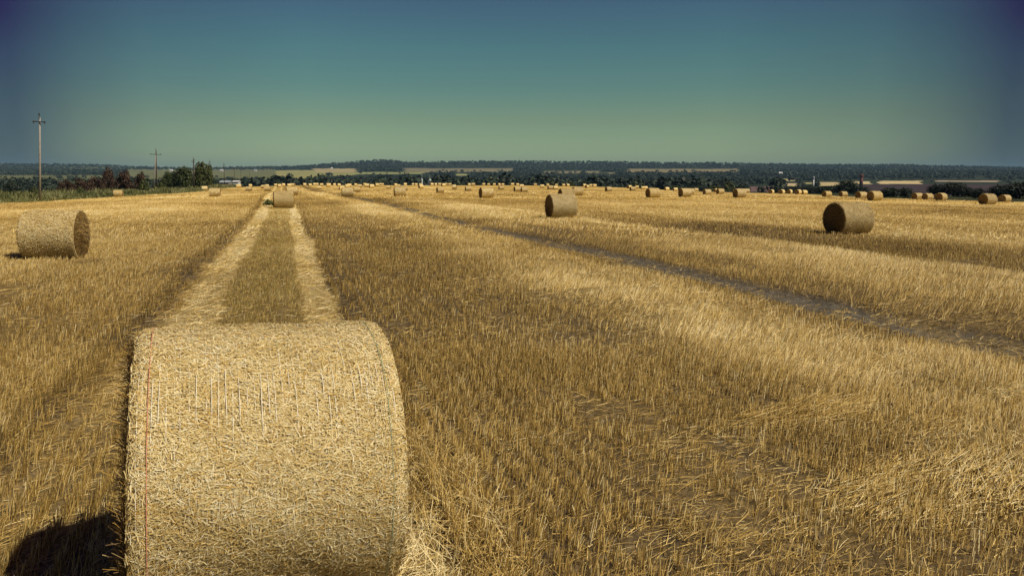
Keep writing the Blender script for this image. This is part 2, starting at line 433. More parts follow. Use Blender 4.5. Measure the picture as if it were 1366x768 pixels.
def zone(u, v):
    w = wob(u, v)
    f = sstep(26, 46, u + 10 * (fbm(u * .05, v * .1, 35) - .5)); g = (1 - sstep(6.5, 9.5, u)) * (v < 0)
    out = []
    for k in range(5):
        a = np.interp(w, ZV, ZT[:, k]); b = np.interp(w, ZV, ZN[:, k]); c = np.interp(w, ZV, ZNEAR[:, k])
        out.append(a + (b - a) * f + (c - a) * g)
    tr = band(w, 7.7, 9.2, .3) * sstep(.52, .70, fbm(u * .45, v * 1.6, 45)) * .7
    for k, q in ((0, .35), (1, .75), (2, .55), (3, .6)): out[k] = out[k] + (q - out[k]) * tr
    nr = (1 - sstep(4.5, 11, u)) * (band(v, 1.6, 6, .6) + (v < -1) * .7)
    out[2] = out[2] - .03 * nr
    # broad cloudy patches of shorter and darker straw
    q = fbm(u * .05, v * .09, 37) - .5; q2 = fbm(u * .35, v * .22, 39) - .5
    q3 = fbm(u * .09, v * .06, 49, 4) - .5
    out[2] = out[2] + .34 * q + .24 * q2 + .45 * q3 * sstep(14, 40, np.hypot(u, v))
    return out

# ------------------------------------------------------------------ ground sheet
LAND = [  # px0, px1, y0, y1, colour: fields beyond the valley, laid where the slope shows them
 (170, 425, 227.2, 238, (.29, .27, .10)), (-600, 140, 235, 238.2, (.36, .29, .17)), (380, 475, 229.5, 234.5, (.27, .26, .10)),
 (420, 476, 225, 229.8, (.37, .30, .15)), (470, 570, 229.8, 232.6, (.24, .25, .10)), (540, 684, 224.8, 229.8, (.19, .165, .09)),
 (610, 625, 232, 234.5, (.3, .3, .12)), (725, 802, 228, 231.2, (.19, .165, .09)), (838, 985, 225.4, 230.2, (.21, .175, .09)), (806, 822, 230, 232, (.2, .17, .09)),
 (1094, 1123, 243, 248, (.46, .37, .19)), (1130, 1162, 241.8, 246, (.50, .41, .21)), (1173, 1232, 241.2, 245.6, (.52, .42, .22)), (1246, 1330, 241.0, 242.6, (.38, .29, .2)),
 (1042, 1060, 244.6, 248.6, (.50, .40, .22)), (1047, 1057, 238.8, 241.5, (.42, .36, .18)), (1070, 1084, 243.5, 245.5, (.36, .34, .14)), (1000, 1032, 249, 256, (.15, .095, .085)),
 (1140, 1800, 245.8, 264, (.048, .032, .033))]
def land_at(px, Y):
    yp = far_y(px, np.maximum(Y, 600.)); jx = px + 14 * (fbm(px * .03, Y * .004, 5) - .5); jy = yp + 1.0 * (fbm(px * .02, Y * .003, 9) - .5)
    col = np.tile(np.array([.026, .034, .018]), (len(px), 1)); isf = np.zeros(len(px), bool)
    for a, b, c, d, rgb in LAND:
        k = (jx > a) & (jx < b) & (jy > c) & (jy < d) & (Y > 600)
        col[k] = rgb; isf |= k
    return col, isf

def build_ground():
    az = np.concatenate([np.linspace(-math.pi, -.95, 40, endpoint=False), np.linspace(-.95, .95, 720), np.linspace(.95, math.pi, 41)[1:-1]])
    r = np.concatenate([[.05, .3], np.geomspace(.6, 13000, 520)])
    A, Rr = np.meshgrid(az, r); x = (np.sin(A) * Rr).ravel(); y = (np.cos(A) * Rr).ravel()
    z = tfun(x, y)
    na, nr = len(az), len(r)
    i = np.arange(nr - 1)[:, None] * na; j = np.arange(na)[None]; j2 = (j + 1) % na
    Fq = np.stack([i + j, i + na + j, i + na + j2, i + j2], -1).reshape(-1, 4)[:, ::-1]
    px, Y, _ = pxY(x, y); u, v = uv(x, y); d = np.hypot(x, y)
    st, fl, ti, co, he = zone(u, v)
    cov = np.clip(co * .45 + sstep(8, 80, d) * .65, 0, 1) * np.where((co < .2), sstep(60, 160, d) * .6 + .25, 1)
    # beyond ~30 m standing stubble and its own shadows are seen together
    tt = ti - .05
    Ye = np.interp(px, TX, TE)
    land, isf = land_at(px, Y)
    far = sstep(1.0, 1.03, Y / Ye)
    vg = sstep(0, -1.5, v - verge_v(u) - 1.2 * (fbm(u * .12, v * .2, 77) - .5)) * (u > 15)
    mid = (Y < 600)
    land[mid] = (.040, .046, .020)
    land[vg > .01] = (.14, .145, .06)
    far = np.maximum(far, vg)
    o = npmesh('ground', np.stack([x, y, z], 1), Fq, M_GROUND, None, {'dust': band(wob(u, v), 7.95, 8.9, .2), 'tint': tt, 'cover': cov, 'far': far, 'land': land}, True)
    tag(o, kind='structure')
build_ground()

# ------------------------------------------------------------------ stubble and loose straw
def sample(n, y0, y1, side=.80, pad=1.6):
    """points over the ground in front of the camera, a little wider than the view"""
    Y = np.sqrt(rng.uniform(y0 * y0, y1 * y1, n)); X = rng.uniform(-1, 1, n) * (side * Y + pad)
    return X, Y
def ground_ok(X, Y):
    u, v = uv(X, Y); px, Yc, _ = pxY(X, Y)
    ok = (v > verge_v(u) + .4) | (u < 15)
    ok &= Yc < np.interp(px, TX, TE) * 1.01
    return ok

HB = dict(yaw=-.40, u=3.845, v=.266, R=.660, L=1.122)   # the nearest bale
hfw = np.array([math.sin(HB['yaw']), math.cos(HB['yaw'])]); hrt = np.array([math.cos(HB['yaw']), -math.sin(HB['yaw'])])
HC = hfw * HB['u'] + hrt * HB['v']

def lean_field(u, v):
    w = wob(u, v)
    m = band(w, 4.6, 7.5, .5) + band(w, 9.2, 15.1, .5) + .55 * band(w, -18, -6.5, 2) + .5 * sstep(21, 26, w)
    m = m * sstep(.30, .55, fbm(u * .22, v * .4, 63)) * (.35 + 1.1 * fbm(u * 1.4, v * 1.7, 65))
    d = .55 + 2.2 * (fbm(u * .16, v * .28, 67) - .5) + np.where(v < -5, .5, 0)
    return m, d
def standing(rb, n, y0, y1, wid, hs=1., k=3, clump=1.):
    X, Y = sample(n, y0, y1)
    u, v = uv(X, Y)
    rowsp = .15 if y1 < 30 else .3
    v = np.where((v > -1.1) & (v < .4), v, np.round(v / rowsp) * rowsp) + rng.normal(0, .022 if y1 < 30 else .08, n) + .05 * (vnoise(u * .4, v * .1, 55) - .5)
    X, Y = xy(u, v)
    st, fl, ti, co, he = zone(u, v)
    patch = fbm(u * .9, v * 1.3, 41); gap = fbm(u * 3.0, v * 5.0, 43)
    p = st * sstep(.30, .54, patch * .45 + gap * .55)
    ok = (rng.random(n) < p) & ground_ok(X, Y)
    # nothing grows through the nearest bale
    a = (X - HC[0]) * hfw[0] + (Y - HC[1]) * hfw[1]; b = (X - HC[0]) * hrt[0] + (Y - HC[1]) * hrt[1]
    ok &= ~((np.abs(a) < .5) & (np.abs(b) < .62))
    X, Y, u, v, ti, he, patch = (q[ok] for q in (X, Y, u, v, ti, he, patch)); n = len(X)
    Z = tfun(X, Y) - .01
    h = he * hs * .80 * rng.uniform(.5, 1.25, n) * (.75 + .5 * patch)
    lean = rng.normal(0, .14, (n, 2)) + np.stack([.10 + .25 * (fbm(u * .35, v * .5, 61) - .45), .08 * np.ones(n)], 1)
    lm, ld = lean_field(u, v)
    lean = lean + (.95 * lm * rng.uniform(.3, 1.5, n))[:, None] * np.stack([np.cos(ld + rng.normal(0, .5, n)), np.sin(ld + rng.normal(0, .4, n))], 1)
    hl = 1 / np.sqrt(1 + (lean ** 2).sum(1)) * (1 + .5 * lm)
    h = h * hl
    ang = rng.uniform(0, math.pi, n)
    Wv = np.stack([np.cos(ang), np.sin(ang) * .5, 0 * ang], 1) * (wid * rng.uniform(.7, 1.3, n))[:, None] * .5
    tt = np.linspace(0, 1, k)
    C = np.stack([X, Y, Z], 1)[:, None] + np.concatenate([lean[:, None] * tt[None, :, None] ** 1.4, np.broadcast_to(tt[None, :, None], (n, k, 1))], 2) * h[:, None, None]
    Wk = Wv[:, None] * (1 - .3 * tt)[None, :, None]
    tint = np.clip(ti + .30 * (fbm(u * .25, v * .6, 71) - .5) + rng.normal(0, .23, n), 0, 1)
    w = wob(u, v); g = band(w, -1.0, .25, .1) * rng.uniform(0, .7, n)
    rb.add(C, Wk, tint, g)

def lying(rb, n, y0, y1, wid, ln, k=4, elev=.22, litter=0., keep=None):
    X, Y = sample(n, y0, y1)
    u, v = uv(X, Y)
    st, fl, ti, co, he = zone(u, v)
    sw = fbm(u * .33, v * .42, 91)
    heap = fbm(u * 1.1, v * 1.2, 93)
    # laid patches reaching over the standing stubble in the near right
    patchy = sstep(.60, .70, fbm(u * .35, v * .5, 95)) * band(v, 1.6, 5.5, .4) * .2
    for pu, pv, au, av, k_ in ((3.7, 4.1, .50, .9, .8), (5.3, 4.2, .30, .75, .8), (4.4, .95, 1.5, .32, 1.)):
        patchy = np.maximum(patchy, k_ * (1 - sstep(.5, 1.25, np.hypot((u - pu) / au, (v - pv) / av) + .5 * (fbm(u * 2, v * 2, 97) - .5))))
    p = np.clip(fl * sstep(.25, .55, heap) + litter + patchy, 0, 1)
    ok = (rng.random(n) < p) & ground_ok(X, Y)
    a = (X - HC[0]) * hfw[0] + (Y - HC[1]) * hfw[1]; b = (X - HC[0]) * hrt[0] + (Y - HC[1]) * hrt[1]
    ok &= ~((np.abs(a) < .5) & (np.abs(b) < .6))
    X, Y, u, v, ti, fl, sw, heap, patchy = (q[ok] for q in (X, Y, u, v, ti, fl, sw, heap, patchy)); n = len(X)
    lm, ld = lean_field(u, v)
    dirn = ld + 1.0 * (sw - .5) + rng.normal(0, .40, n) + np.where(rng.random(n) < .22 - .17 * (patchy > .35), rng.uniform(-2, 2, n), 0)
    comb = (patchy > .35) & (v > 2)
    dirn = np.where(comb, .62 + .5 * (sw - .5) + rng.normal(0, .26, n), np.where(patchy > .35, rng.uniform(-3.1, 3.1, n), dirn))
    flat = np.where(fl < .2, .5, 1.)
    el = np.abs(rng.normal(elev * .6, elev, n)) * flat
    L = ln * rng.uniform(.5, 1.3, n) * (1 + .9 * comb); el = el * np.where(comb, .5, 1) + np.where((patchy > .35) & ~comb, np.abs(rng.normal(0, .5, n)), 0)
    D = np.stack([np.cos(dirn) * np.cos(el), np.sin(dirn) * np.cos(el), np.sin(el)], 1)
    Z = tfun(X, Y) + rng.uniform(0, .07, n) * np.clip(fl + patchy, 0, 1) * (.3 + 1.1 * heap) + .004
    base = np.stack([X, Y, Z], 1)
    tt = np.linspace(0, 1, k)
    C = base[:, None] + D[:, None] * (L[:, None] * tt)[..., None]
    C[..., 2] -= (rng.uniform(.0, .22, n) * L)[:, None] * tt[None] ** 2
    side = rng.normal(0, .12, n)
    C[..., 0] += (-np.sin(dirn) * side * L)[:, None] * tt ** 2; C[..., 1] += (np.cos(dirn) * side * L)[:, None] * tt ** 2
    roll = rng.normal(0, .6, n)
    sd = np.stack([-np.sin(dirn) * np.cos(roll), np.cos(dirn) * np.cos(roll), np.sin(roll)], 1)
    Wk = (sd * (wid * rng.uniform(.6, 1.4, n) * .5)[:, None])[:, None] * (1 - .45 * tt)[None, :, None]
    tint = np.clip(ti + .04 + .32 * (fbm(u * .5, v * .9, 73) - .5) + rng.normal(0, .19, n) + patchy * .10, 0, 1)
    w = wob(u, v); g = band(w, -1.0, .25, .1) * rng.uniform(0, .6, n)
    rb.add(C, Wk, tint, g)

rb = Rib()
standing(rb, 190000, 1.6, 9, .0046, 1., 3)
standing(rb, 380000, 9, 25, .0066, .95, 2)
standing(rb, 480000, 25, 80, .016, .95, 2)
standing(rb, 150000, 80, 240, .07, 1.05, 2)
tag(rb.build('stubble', M_STUB), 'cut standing straw stubble in drilled rows all over the field', 'stubble', kind='stuff')
rb = Rib()
lying(rb, 190000, 1.6, 9, .0036, .17, 4, .26, .08)
lying(rb, 60000, 1.6, 9, .0038, .06, 2, .10, .45)
lying(rb, 230000, 9, 25, .0070, .15, 3, .30, .06)
lying(rb, 200000, 25, 80, .018, .20, 2, .26, .05)
lying(rb, 60000, 80, 240, .06, .45, 2, .20, .05)
tag(rb.build('loose_straw', M_STUB), 'flattened and swirled loose straw lying between the stubble strips', 'loose straw', kind='stuff')

# ------------------------------------------------------------------ bales
def cyl_pt(phi, s, r):   # axis along local x
    return np.stack([s + 0 * phi, r * np.sin(phi), r * np.cos(phi)], -1)
def sag(P, R):           # the bale settles: lower third flattened a little
    P = P.copy(); z = P[..., 2]
    P[..., 2] = np.where(z < -R * .93, -R * .93 - (np.abs(z) - R * .93) * .25, z)
    return P

def roll_base(R, L, nphi, ns, bump, seed):
    ph = np.linspace(0, 2 * math.pi, nphi, endpoint=False); s = np.linspace(-L / 2, L / 2, ns)
    P, Sg = np.meshgrid(ph, s); P = P.ravel(); Sg = Sg.ravel()
    r = R + bump * (fbm(np.cos(P) * 2.2 + 5 + Sg * 2.5, np.sin(P) * 2.2 + 9, seed, 4) - .5) * 2
    r = r - .016 * sstep(L / 2 - .045, L / 2, np.abs(Sg))
    V = sag(cyl_pt(P, Sg, r), R)
    i = np.arange(ns - 1)[:, None] * nphi; j = np.arange(nphi)[None]; j2 = (j + 1) % nphi
    Fq = np.stack([i + j, i + j2, i + nphi + j2, i + nphi + j], -1).reshape(-1, 4)
    tint = .42 + .25 * fbm(P * 6, Sg * 9, seed + 3)
    return V, Fq, tint
def straws_on_roll(n, R, L, wid, ln, lift, seed, tb=.74):
    rg = np.random.default_rng(seed)
    ph = rg.uniform(0, 2 * math.pi, n); s = rg.uniform(-L / 2, L / 2, n)
    a = np.where(rg.random(n) < .55, rg.normal(0, .55, n), rg.uniform(-1.57, 1.57, n))
    flow = 1.1 * (fbm(np.cos(ph) * 3 + s * 4, np.sin(ph) * 3 + 7, seed + 1) - .5)
    a = a + flow
    Ls = ln * rg.uniform(.45, 1.5, n)
    k = 4; tt = np.linspace(-.5, .5, k)
    bend = rg.normal(0, .35, n)
    aa = a[:, None] + bend[:, None] * tt
    ss = s[:, None] + np.cumsum(np.cos(aa), 1) * (Ls / k)[:, None]
    pp = ph[:, None] + np.cumsum(np.sin(aa), 1) * (Ls / k)[:, None] / R
    tl = rg.normal(0, 1, n)[:, None] * tt
    rr = R + rg.uniform(-.006, .014, n)[:, None] + np.abs(tl) * lift + .02 * (fbm(np.cos(pp) * 2.2 + 5 + ss * 2.5, np.sin(pp) * 2.2 + 9, 3, 4) - .5) * 2
    rr = rr - .013 * sstep(L / 2 - .045, L / 2, np.abs(ss))
    ss = np.clip(ss, -L / 2 - .012, L / 2 + .012)
    C = sag(cyl_pt(pp, ss, rr), R)
    nrm = np.stack([0 * pp, np.sin(pp), np.cos(pp)], -1)
    tg = np.gradient(C, axis=1); sd = norm(np.cross(tg, nrm))
    tw = rg.normal(0, .2, n)[:, None, None]
    sd = norm(sd + nrm * tw)
    Wk = sd * (wid * rg.uniform(.55, 1.4, n) * .5)[:, None, None]
    tint = np.clip(tb + .30 * (fbm(np.cos(ph) * 4 + s * 3, np.sin(ph) * 4 + 3, seed + 5) - .5) + rg.normal(0, .20, n), 0, 1)
    g = np.where(rg.random(n) < .18, rg.uniform(.2, .8, n), 0)
    return C, Wk, tint, g
def fringe(n, R, L, wid, ln, seed, side, tb=.6):
    rg = np.random.default_rng(seed)
    ph = rg.uniform(0, 2 * math.pi, n); r = R * (1 - .10 * rg.random(n) ** 1.5)
    k = 3; tt = np.linspace(0, 1, k)
    P = cyl_pt(ph, side * (L / 2 - .03) + 0 * ph, r)
    D = np.stack([side * np.abs(rg.normal(.6, .4, n)), rg.normal(0, .6, n) + .25 * np.sin(ph), rg.normal(-.15, .6, n) + .25 * np.cos(ph)], 1)
    D = norm(D) * (ln * rg.uniform(.3, 1.3, n))[:, None]
    C = P[:, None] + D[:, None] * tt[None, :, None]; C[..., 2] -= (rg.uniform(0, .03, n))[:, None] * tt ** 2
    sd = norm(np.cross(D, rg.normal(0, 1, (n, 3)))) * (wid * rg.uniform(.6, 1.3, n) * .5)[:, None]
    return C, np.repeat(sd[:, None], k, 1) * (1 - .4 * tt)[None, :, None], np.clip(tb + rg.normal(0, .18, n), 0, 1), np.where(rg.random(n) < .25, .7, 0)
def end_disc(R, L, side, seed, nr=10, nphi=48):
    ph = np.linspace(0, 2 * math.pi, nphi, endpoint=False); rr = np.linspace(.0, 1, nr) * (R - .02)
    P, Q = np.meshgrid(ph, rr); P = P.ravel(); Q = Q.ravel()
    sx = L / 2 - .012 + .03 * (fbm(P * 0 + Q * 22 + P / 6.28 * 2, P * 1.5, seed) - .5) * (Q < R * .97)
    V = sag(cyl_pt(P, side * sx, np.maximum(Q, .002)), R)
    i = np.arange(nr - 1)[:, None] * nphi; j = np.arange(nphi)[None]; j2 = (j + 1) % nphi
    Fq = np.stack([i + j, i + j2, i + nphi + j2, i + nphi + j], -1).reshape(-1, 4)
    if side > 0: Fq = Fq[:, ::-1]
    return V, Fq, .06 + .22 * fbm(Q * 30, P, seed + 2)  # low tint: darker cut ends, plus shade put into their colour
def straws_on_end(n, R, L, side, wid, ln, seed, tb=.20):  # dark default tint, deepened so the ends read as shaded
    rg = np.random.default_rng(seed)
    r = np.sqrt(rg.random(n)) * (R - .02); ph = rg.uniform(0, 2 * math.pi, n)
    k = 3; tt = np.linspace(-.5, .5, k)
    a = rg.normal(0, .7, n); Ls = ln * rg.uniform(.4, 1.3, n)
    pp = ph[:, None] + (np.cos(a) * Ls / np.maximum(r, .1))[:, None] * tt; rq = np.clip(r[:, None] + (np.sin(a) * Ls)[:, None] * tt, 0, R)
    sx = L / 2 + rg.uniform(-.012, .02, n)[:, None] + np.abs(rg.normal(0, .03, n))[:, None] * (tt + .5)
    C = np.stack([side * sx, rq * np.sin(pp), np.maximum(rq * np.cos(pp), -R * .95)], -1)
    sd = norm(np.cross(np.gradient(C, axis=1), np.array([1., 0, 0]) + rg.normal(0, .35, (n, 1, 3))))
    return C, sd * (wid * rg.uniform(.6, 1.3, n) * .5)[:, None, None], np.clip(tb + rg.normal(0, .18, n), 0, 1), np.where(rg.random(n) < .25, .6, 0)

def solid_part(name, VFT, ribs, mat, parent):
    V, Fq, T = VFT
    Vs = [V]; Fs = [Fq]; Ts = [T]; Gs = [np.zeros(len(V))]; n0 = len(V)
    for C, W, t, g in ribs:
        r_ = Rib(); r_.add(C, W, t, g)
        Vs.append(r_.V[0]); Fs.append(r_.F[0] + n0); Ts.append(r_.T[0]); Gs.append(r_.G[0]); n0 += len(r_.V[0])
    return npmesh(name, np.concatenate(Vs), np.concatenate(Fs), mat, parent, {'tint': np.concatenate(Ts), 'green': np.concatenate(Gs)}, True)

def ring_geo(s, R, rad, seed, n=140, wander=.006, off=.004, m=5):
    ph = np.linspace(0, 2 * math.pi, n, endpoint=False)
    cx, sx = np.cos(ph) * 2, np.sin(ph) * 2
    sj = s + wander * 2 * (fbm(cx + seed * 3.7, sx + 9, seed) - .5)
    proud = off + .009 * np.exp(-((ph - 2 * math.pi + .80) / .22) ** 2) - .0035
    rr = R + proud * (.4 + 1.2 * (fbm(cx * 3 + seed * 1.3, sx * 3 + 5, seed + 1) - .3)) - .013 * sstep(HB['L'] / 2 - .045, HB['L'] / 2, np.abs(sj))
    rr = rr + .02 * (fbm(np.cos(ph) * 2.2 + 5 + sj * 2.5, np.sin(ph) * 2.2 + 9, 3, 4) - .5) * 2
    C = sag(cyl_pt(ph, sj, rr), R)
    th = np.linspace(0, 2 * math.pi, m, endpoint=False)
    nr = np.stack([0 * ph, np.sin(ph), np.cos(ph)], -1)
    V = C[:, None] + rad * (np.cos(th)[None, :, None] * nr[:, None] + np.sin(th)[None, :, None] * np.array([1., 0, 0]))
    i = np.arange(n)[:, None] * m; i2 = ((np.arange(n) + 1) % n)[:, None] * m; j = np.arange(m)[None]; j2 = (j + 1) % m
    Fq = np.stack([i + j, i2 + j, i2 + j2, i + j2], -1).reshape(-1, 4)
    return V.reshape(-1, 3), Fq
def ring_tube(name, s, R, rad, mat, parent, seed):
    V, Fq = ring_geo(s, R, rad, seed, 180, .003, .016)
    return npmesh(name, V, Fq, mat, parent, None, True)

def net_wrap(parent, R, L, spacing, rad, seed, mat):
    rg = np.random.default_rng(seed); Vs, Fs = [], []; n0 = 0
    n = int(L / spacing)
    for q in range(n):
        s = -L / 2 + .03 + q * (L - .06) / (n - 1) + rg.normal(0, .003)
        V, Fq = ring_geo(s, R, rad, seed + q, 200, .004, .0155, 5); Vs.append(V); Fs.append(Fq + n0); n0 += len(V)
    return npmesh('net_wrap', np.concatenate(Vs), np.concatenate(Fs), mat, parent, None, True)

def bale_frame(root, R, L, n_side, n_end, n_fr, wid, ln, lift, seed, dense=(120, 40)):
    solid_part('straw_roll', roll_base(R - .012, L, dense[0], dense[1], .018, seed),
               [straws_on_roll(n_side, R, L, wid, ln, lift, seed + 1)] + [fringe(n_fr, R, L, wid, ln * .75, seed + 7 + q, sd) for q, sd in enumerate((-1, 1))] if n_side else [], M_BALE, root)
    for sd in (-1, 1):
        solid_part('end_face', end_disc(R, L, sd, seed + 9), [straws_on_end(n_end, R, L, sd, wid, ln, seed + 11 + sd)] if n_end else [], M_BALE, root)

# nearest bale
R, L = HB['R'], HB['L']
zb = float(tfun(HC[0], HC[1])[0])
hero = tag(empty('round_bale', (HC[0], HC[1], .652), -HB['yaw']), 'huge nearest round bale filling the lower left, bright net wrapped straw with red twine', 'straw bale', 'round straw bales on the stubble field')
hero.rotation_euler[1] = .032
print('GROUND AT BALE', zb)
bale_frame(hero, R, L, 230000, 6000, 1500, .0025, .052, .008, 5, (200, 70))
net_wrap(hero, R, L, .029, .0019, 3, M_NET)
tag(ring_tube('twine', -L / 2 + .075, R + .010, .0015, M_REDT, hero, 4), 'red twine round the left end of the roll')
tag(ring_tube('twine', L / 2 - .055, R + .008, .0014, M_GRNT, hero, 6), 'green twine round the right end of the roll')

GRP = 'round straw bales on the stubble field'
def proto(n_side, n_end, n_fr, wid, ln, seed, dense):
    r_ = tag(empty('round_bale', (0, 0, 0)), 'x', 'straw bale', GRP)
    bale_frame(r_, BD / 2, BL, n_side, n_end, n_fr, wid, ln, .03, seed, dense)
    return r_
proto_mid = proto(34000, 4500, 900, .0062, .07, 21, (110, 40))
proto_small = proto(1600, 300, 90, .026, .18, 31, (48, 12))
proto_tiny = [None]
def tiny():
    V, Fq, T = roll_base(BD / 2, BL, 28, 5, .02, 41)
    Vs, Fs, Ts = [V], [Fq], [T + .16]; n0 = len(V)
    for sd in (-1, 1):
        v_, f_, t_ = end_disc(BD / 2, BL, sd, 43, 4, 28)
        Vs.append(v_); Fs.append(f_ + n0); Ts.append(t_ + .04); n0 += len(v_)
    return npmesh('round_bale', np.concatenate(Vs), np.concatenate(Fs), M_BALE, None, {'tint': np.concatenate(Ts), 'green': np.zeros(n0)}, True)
proto_tiny = tiny()
used = set()
for (x, y, turn, lab, w) in placed:
    pr = proto_mid if w > 22 else proto_small if w > 7.5 else proto_tiny
    if id(pr) in used:
        o = copy_tree(pr)
    else:
        o = pr; used.add(id(pr))
    z = float(tfun(x, y)[0])
    o.location = (x, y, z + BD / 2 * .945 - .03)
    flip = math.pi if random.random() < .5 and w < 20 else 0
    o.rotation_euler = (random.uniform(-.03, .03) if w < 20 else 0, 0, -YAW + R_(turn) + flip + (random.uniform(-.09, .09) if 7.5 < w < 20 else random.uniform(-.5, .4) if w <= 7.5 and turn == 0 else 0))
    k = random.uniform(.97, 1.04) if 7.5 < w < 20 else random.uniform(.88, 1.06) if w <= 7.5 else 1
    o.scale = (k * random.uniform(.96, 1.04), k * random.uniform(.98, 1.05), k * random.uniform(.92, 1.0)) if w < 20 else ((.90 if w > 80 else .96), .96, .96)
    o.location.z += BD / 2 * .945 * (o.scale[2] - 1)
    tag(o, lab, 'straw bale', GRP)

# ------------------------------------------------------------------ trees
def leaf_cloud(lobes, n, size, seed, tb=.45, spike=0.):
    """leaf clumps spread through lobes (cx,cy,cz,rx,ry,rz)"""
    rg = np.random.default_rng(seed); Vs = []; Ts = []
    vol = np.array([l[3] * l[4] * l[5] for l in lobes]) ** .67; cnt = (n * vol / vol.sum()).astype(int) + 4
    for l, c in zip(lobes, cnt):
        d = norm(rg.normal(0, 1, (c, 3))); rad = rg.random(c) ** .45 * (1 + .25 * rg.normal(0, .5, c))
        P = np.array(l[:3]) + d * rad[:, None] * np.array(l[3:6])
        nrm = norm(d + rg.normal(0, .6, (c, 3)) + np.array([0, 0, .4]))
        a = norm(np.cross(nrm, rg.normal(0, 1, (c, 3)))); b = np.cross(nrm, a)
        s = size * rg.uniform(.5, 1.4, c)[:, None]
        if spike: b = norm(b + np.array([0, 0, spike])) * 1.5
        Vs.append(np.stack([P - a * s, P - b * s * .7, P + a * s, P + b * s * .8], 1).reshape(-1, 3))
        cl = vnoise(P[:, 0] * 1.3 + seed, P[:, 2] * 1.3 + P[:, 1], seed)
        Ts.append(np.repeat(np.clip(tb + .5 * (cl - .5) + rg.normal(0, .14, c), 0, 1), 4))
    V = np.concatenate(Vs); return V, np.arange(len(V)).reshape(-1, 4), np.concatenate(Ts)

def tree_proto(name, h, w, trunk_h, nl, n, size, mat, seed, tb=.45, spike=0., flat=1.):
    rg = random.Random(seed)
    root = empty(name, (0, 0, 0))
    bm = bmesh.new()
    top = Vector((rg.uniform(-.1, .1) * w, rg.uniform(-.1, .1) * w, h * .62))
    bm_cyl(bm, (0, 0, -.15), top * .5, .035 * h, .025 * h, 8); bm_cyl(bm, top * .5, top, .025 * h, .010 * h, 8)
    lobes = []
    for k in range(nl):
        a = k * 2.4 + rg.random(); f = (k + .5) / nl
        rr = w * .5 * (.25 + .45 * math.sin(math.pi * min(1, .15 + f * .9)))
        c = Vector((math.cos(a) * rr, math.sin(a) * rr, trunk_h + (h - trunk_h) * (.16 + .72 * f)))
        s = w * rg.uniform(.20, .32) * (1.15 - .45 * f)
        lobes.append((c.x, c.y, c.z, s, s, s * rg.uniform(.75, 1.1) * flat))
        st = top * (.3 + .6 * f)
        bm_cyl(bm, st, c, .012 * h, .004 * h, 5)
    bm_obj('trunk', bm, M_BARK, root)
    V, Fq, T = leaf_cloud(lobes, n, size, seed, tb, spike)
    npmesh('crown', V, Fq, mat, root, {'tint': T})
    return root
tp_broad = tree_proto('broadleaf_tree', 5, 5.2, .7, 14, 2600, .20, M_LG, 3, .40)
tp_spiky = tree_proto('broadleaf_tree', 5, 3.6, .5, 12, 2200, .20, M_LG, 5, .62, .9, 1.5)
tp_red = tree_proto('shrub', 3.4, 3.6, .1, 12, 2200, .15, M_LR, 7, .5)
tp_green = tree_proto('shrub', 3, 3.4, .1, 10, 2000, .15, M_LG, 9, .68)
tp_dark = tree_proto('broadleaf_tree', 6, 7.5, .3, 16, 3200, .26, M_LF, 13, .30)
tused = set()
def plant(pr, hp, px, ytop, ybase, Y, wpx, label, cat, group=None, wp=None):
    """stand a tree or shrub at pixel column px and depth Y so that its crown reaches ytop"""
    x = px2x(px, Y); z = float(tfun(x, Y)[0])
    ztop = CAM_H + (240 - ytop) * Y / 1000.
    o = pr if id(pr) not in tused else copy_tree(pr); tused.add(id(pr))
    sz = max(.4, (ztop - z) / hp * 1.03)
    sx = max(wpx * Y / 1000. / wp, .42 * sz)
    o.location = (x, Y, z); o.scale = (sx, sx, sz); o.rotation_euler = (0, 0, random.uniform(0, 6.28))
    tag(o, label, cat, group)
    return o
GB = 'bushes and trees along the left verge'
plant(tp_red, 3.4, 145, 225, 249, 185, 17, 'tallest dark reddish bush, standing behind the lone verge bale', 'bush', GB, 3.6)
plant(tp_red, 3.4, 165, 228, 249, 190, 22, 'broad reddish brown bush just right of the tallest one', 'bush', GB, 3.6)
plant(tp_red, 3.4, 187, 230.5, 249, 195, 16, 'reddish bush left of the A-frame pole, above a small green bush', 'bush', GB, 3.6)
plant(tp_red, 3.4, 127, 236.5, 250, 180, 22, 'low reddish bush at the left foot of the tallest reddish one', 'bush', GB, 3.6)
plant(tp_red, 3.4, 107, 239, 251, 170, 22, 'low dark reddish bush halfway between the concrete pole and tallest reddish bush', 'bush', GB, 3.6)
plant(tp_red, 3.4, 87, 240.5, 251, 165, 20, 'leftmost low dark bush of the reddish row', 'bush', GB, 3.6)
plant(tp_green, 3, 192, 239, 250, 170, 13, 'small bright green bush in front of the reddish ones by the A-frame pole', 'bush', GB, 3.4)
plant(tp_broad, 5, 226, 230, 249, 230, 20, 'dark green tree with a flat top between the A-frame pole and the wooden pole', 'tree', GB, 5.2)
plant(tp_broad, 5, 245, 223.5, 249, 225, 27, 'wide rounded green tree touching the dark wooden pole on its left', 'tree', GB, 5.2)
plant(tp_spiky, 5, 268, 219, 248.5, 230, 17, 'upright ragged green tree just right of the dark wooden pole', 'tree', GB, 3.6)
plant(tp_spiky, 5, 278, 221.5, 248, 238, 12, 'slimmer ragged tree leaning out on the right of its ragged neighbour', 'tree', GB, 3.6)
plant(tp_green, 3, 212, 243.5, 250, 200, 14, 'low green shrub at the foot of the A-frame pole', 'bush', GB, 3.4)
plant(tp_dark, 6, 14, 240.5, 258, 150, 17, 'dark round bush left of the concrete pole', 'bush', GB, 7.5)
plant(tp_green, 3, 44, 249.5, 262, 100, 12, 'dull green weed bush hiding the foot of the concrete pole', 'bush', GB, 3.4)
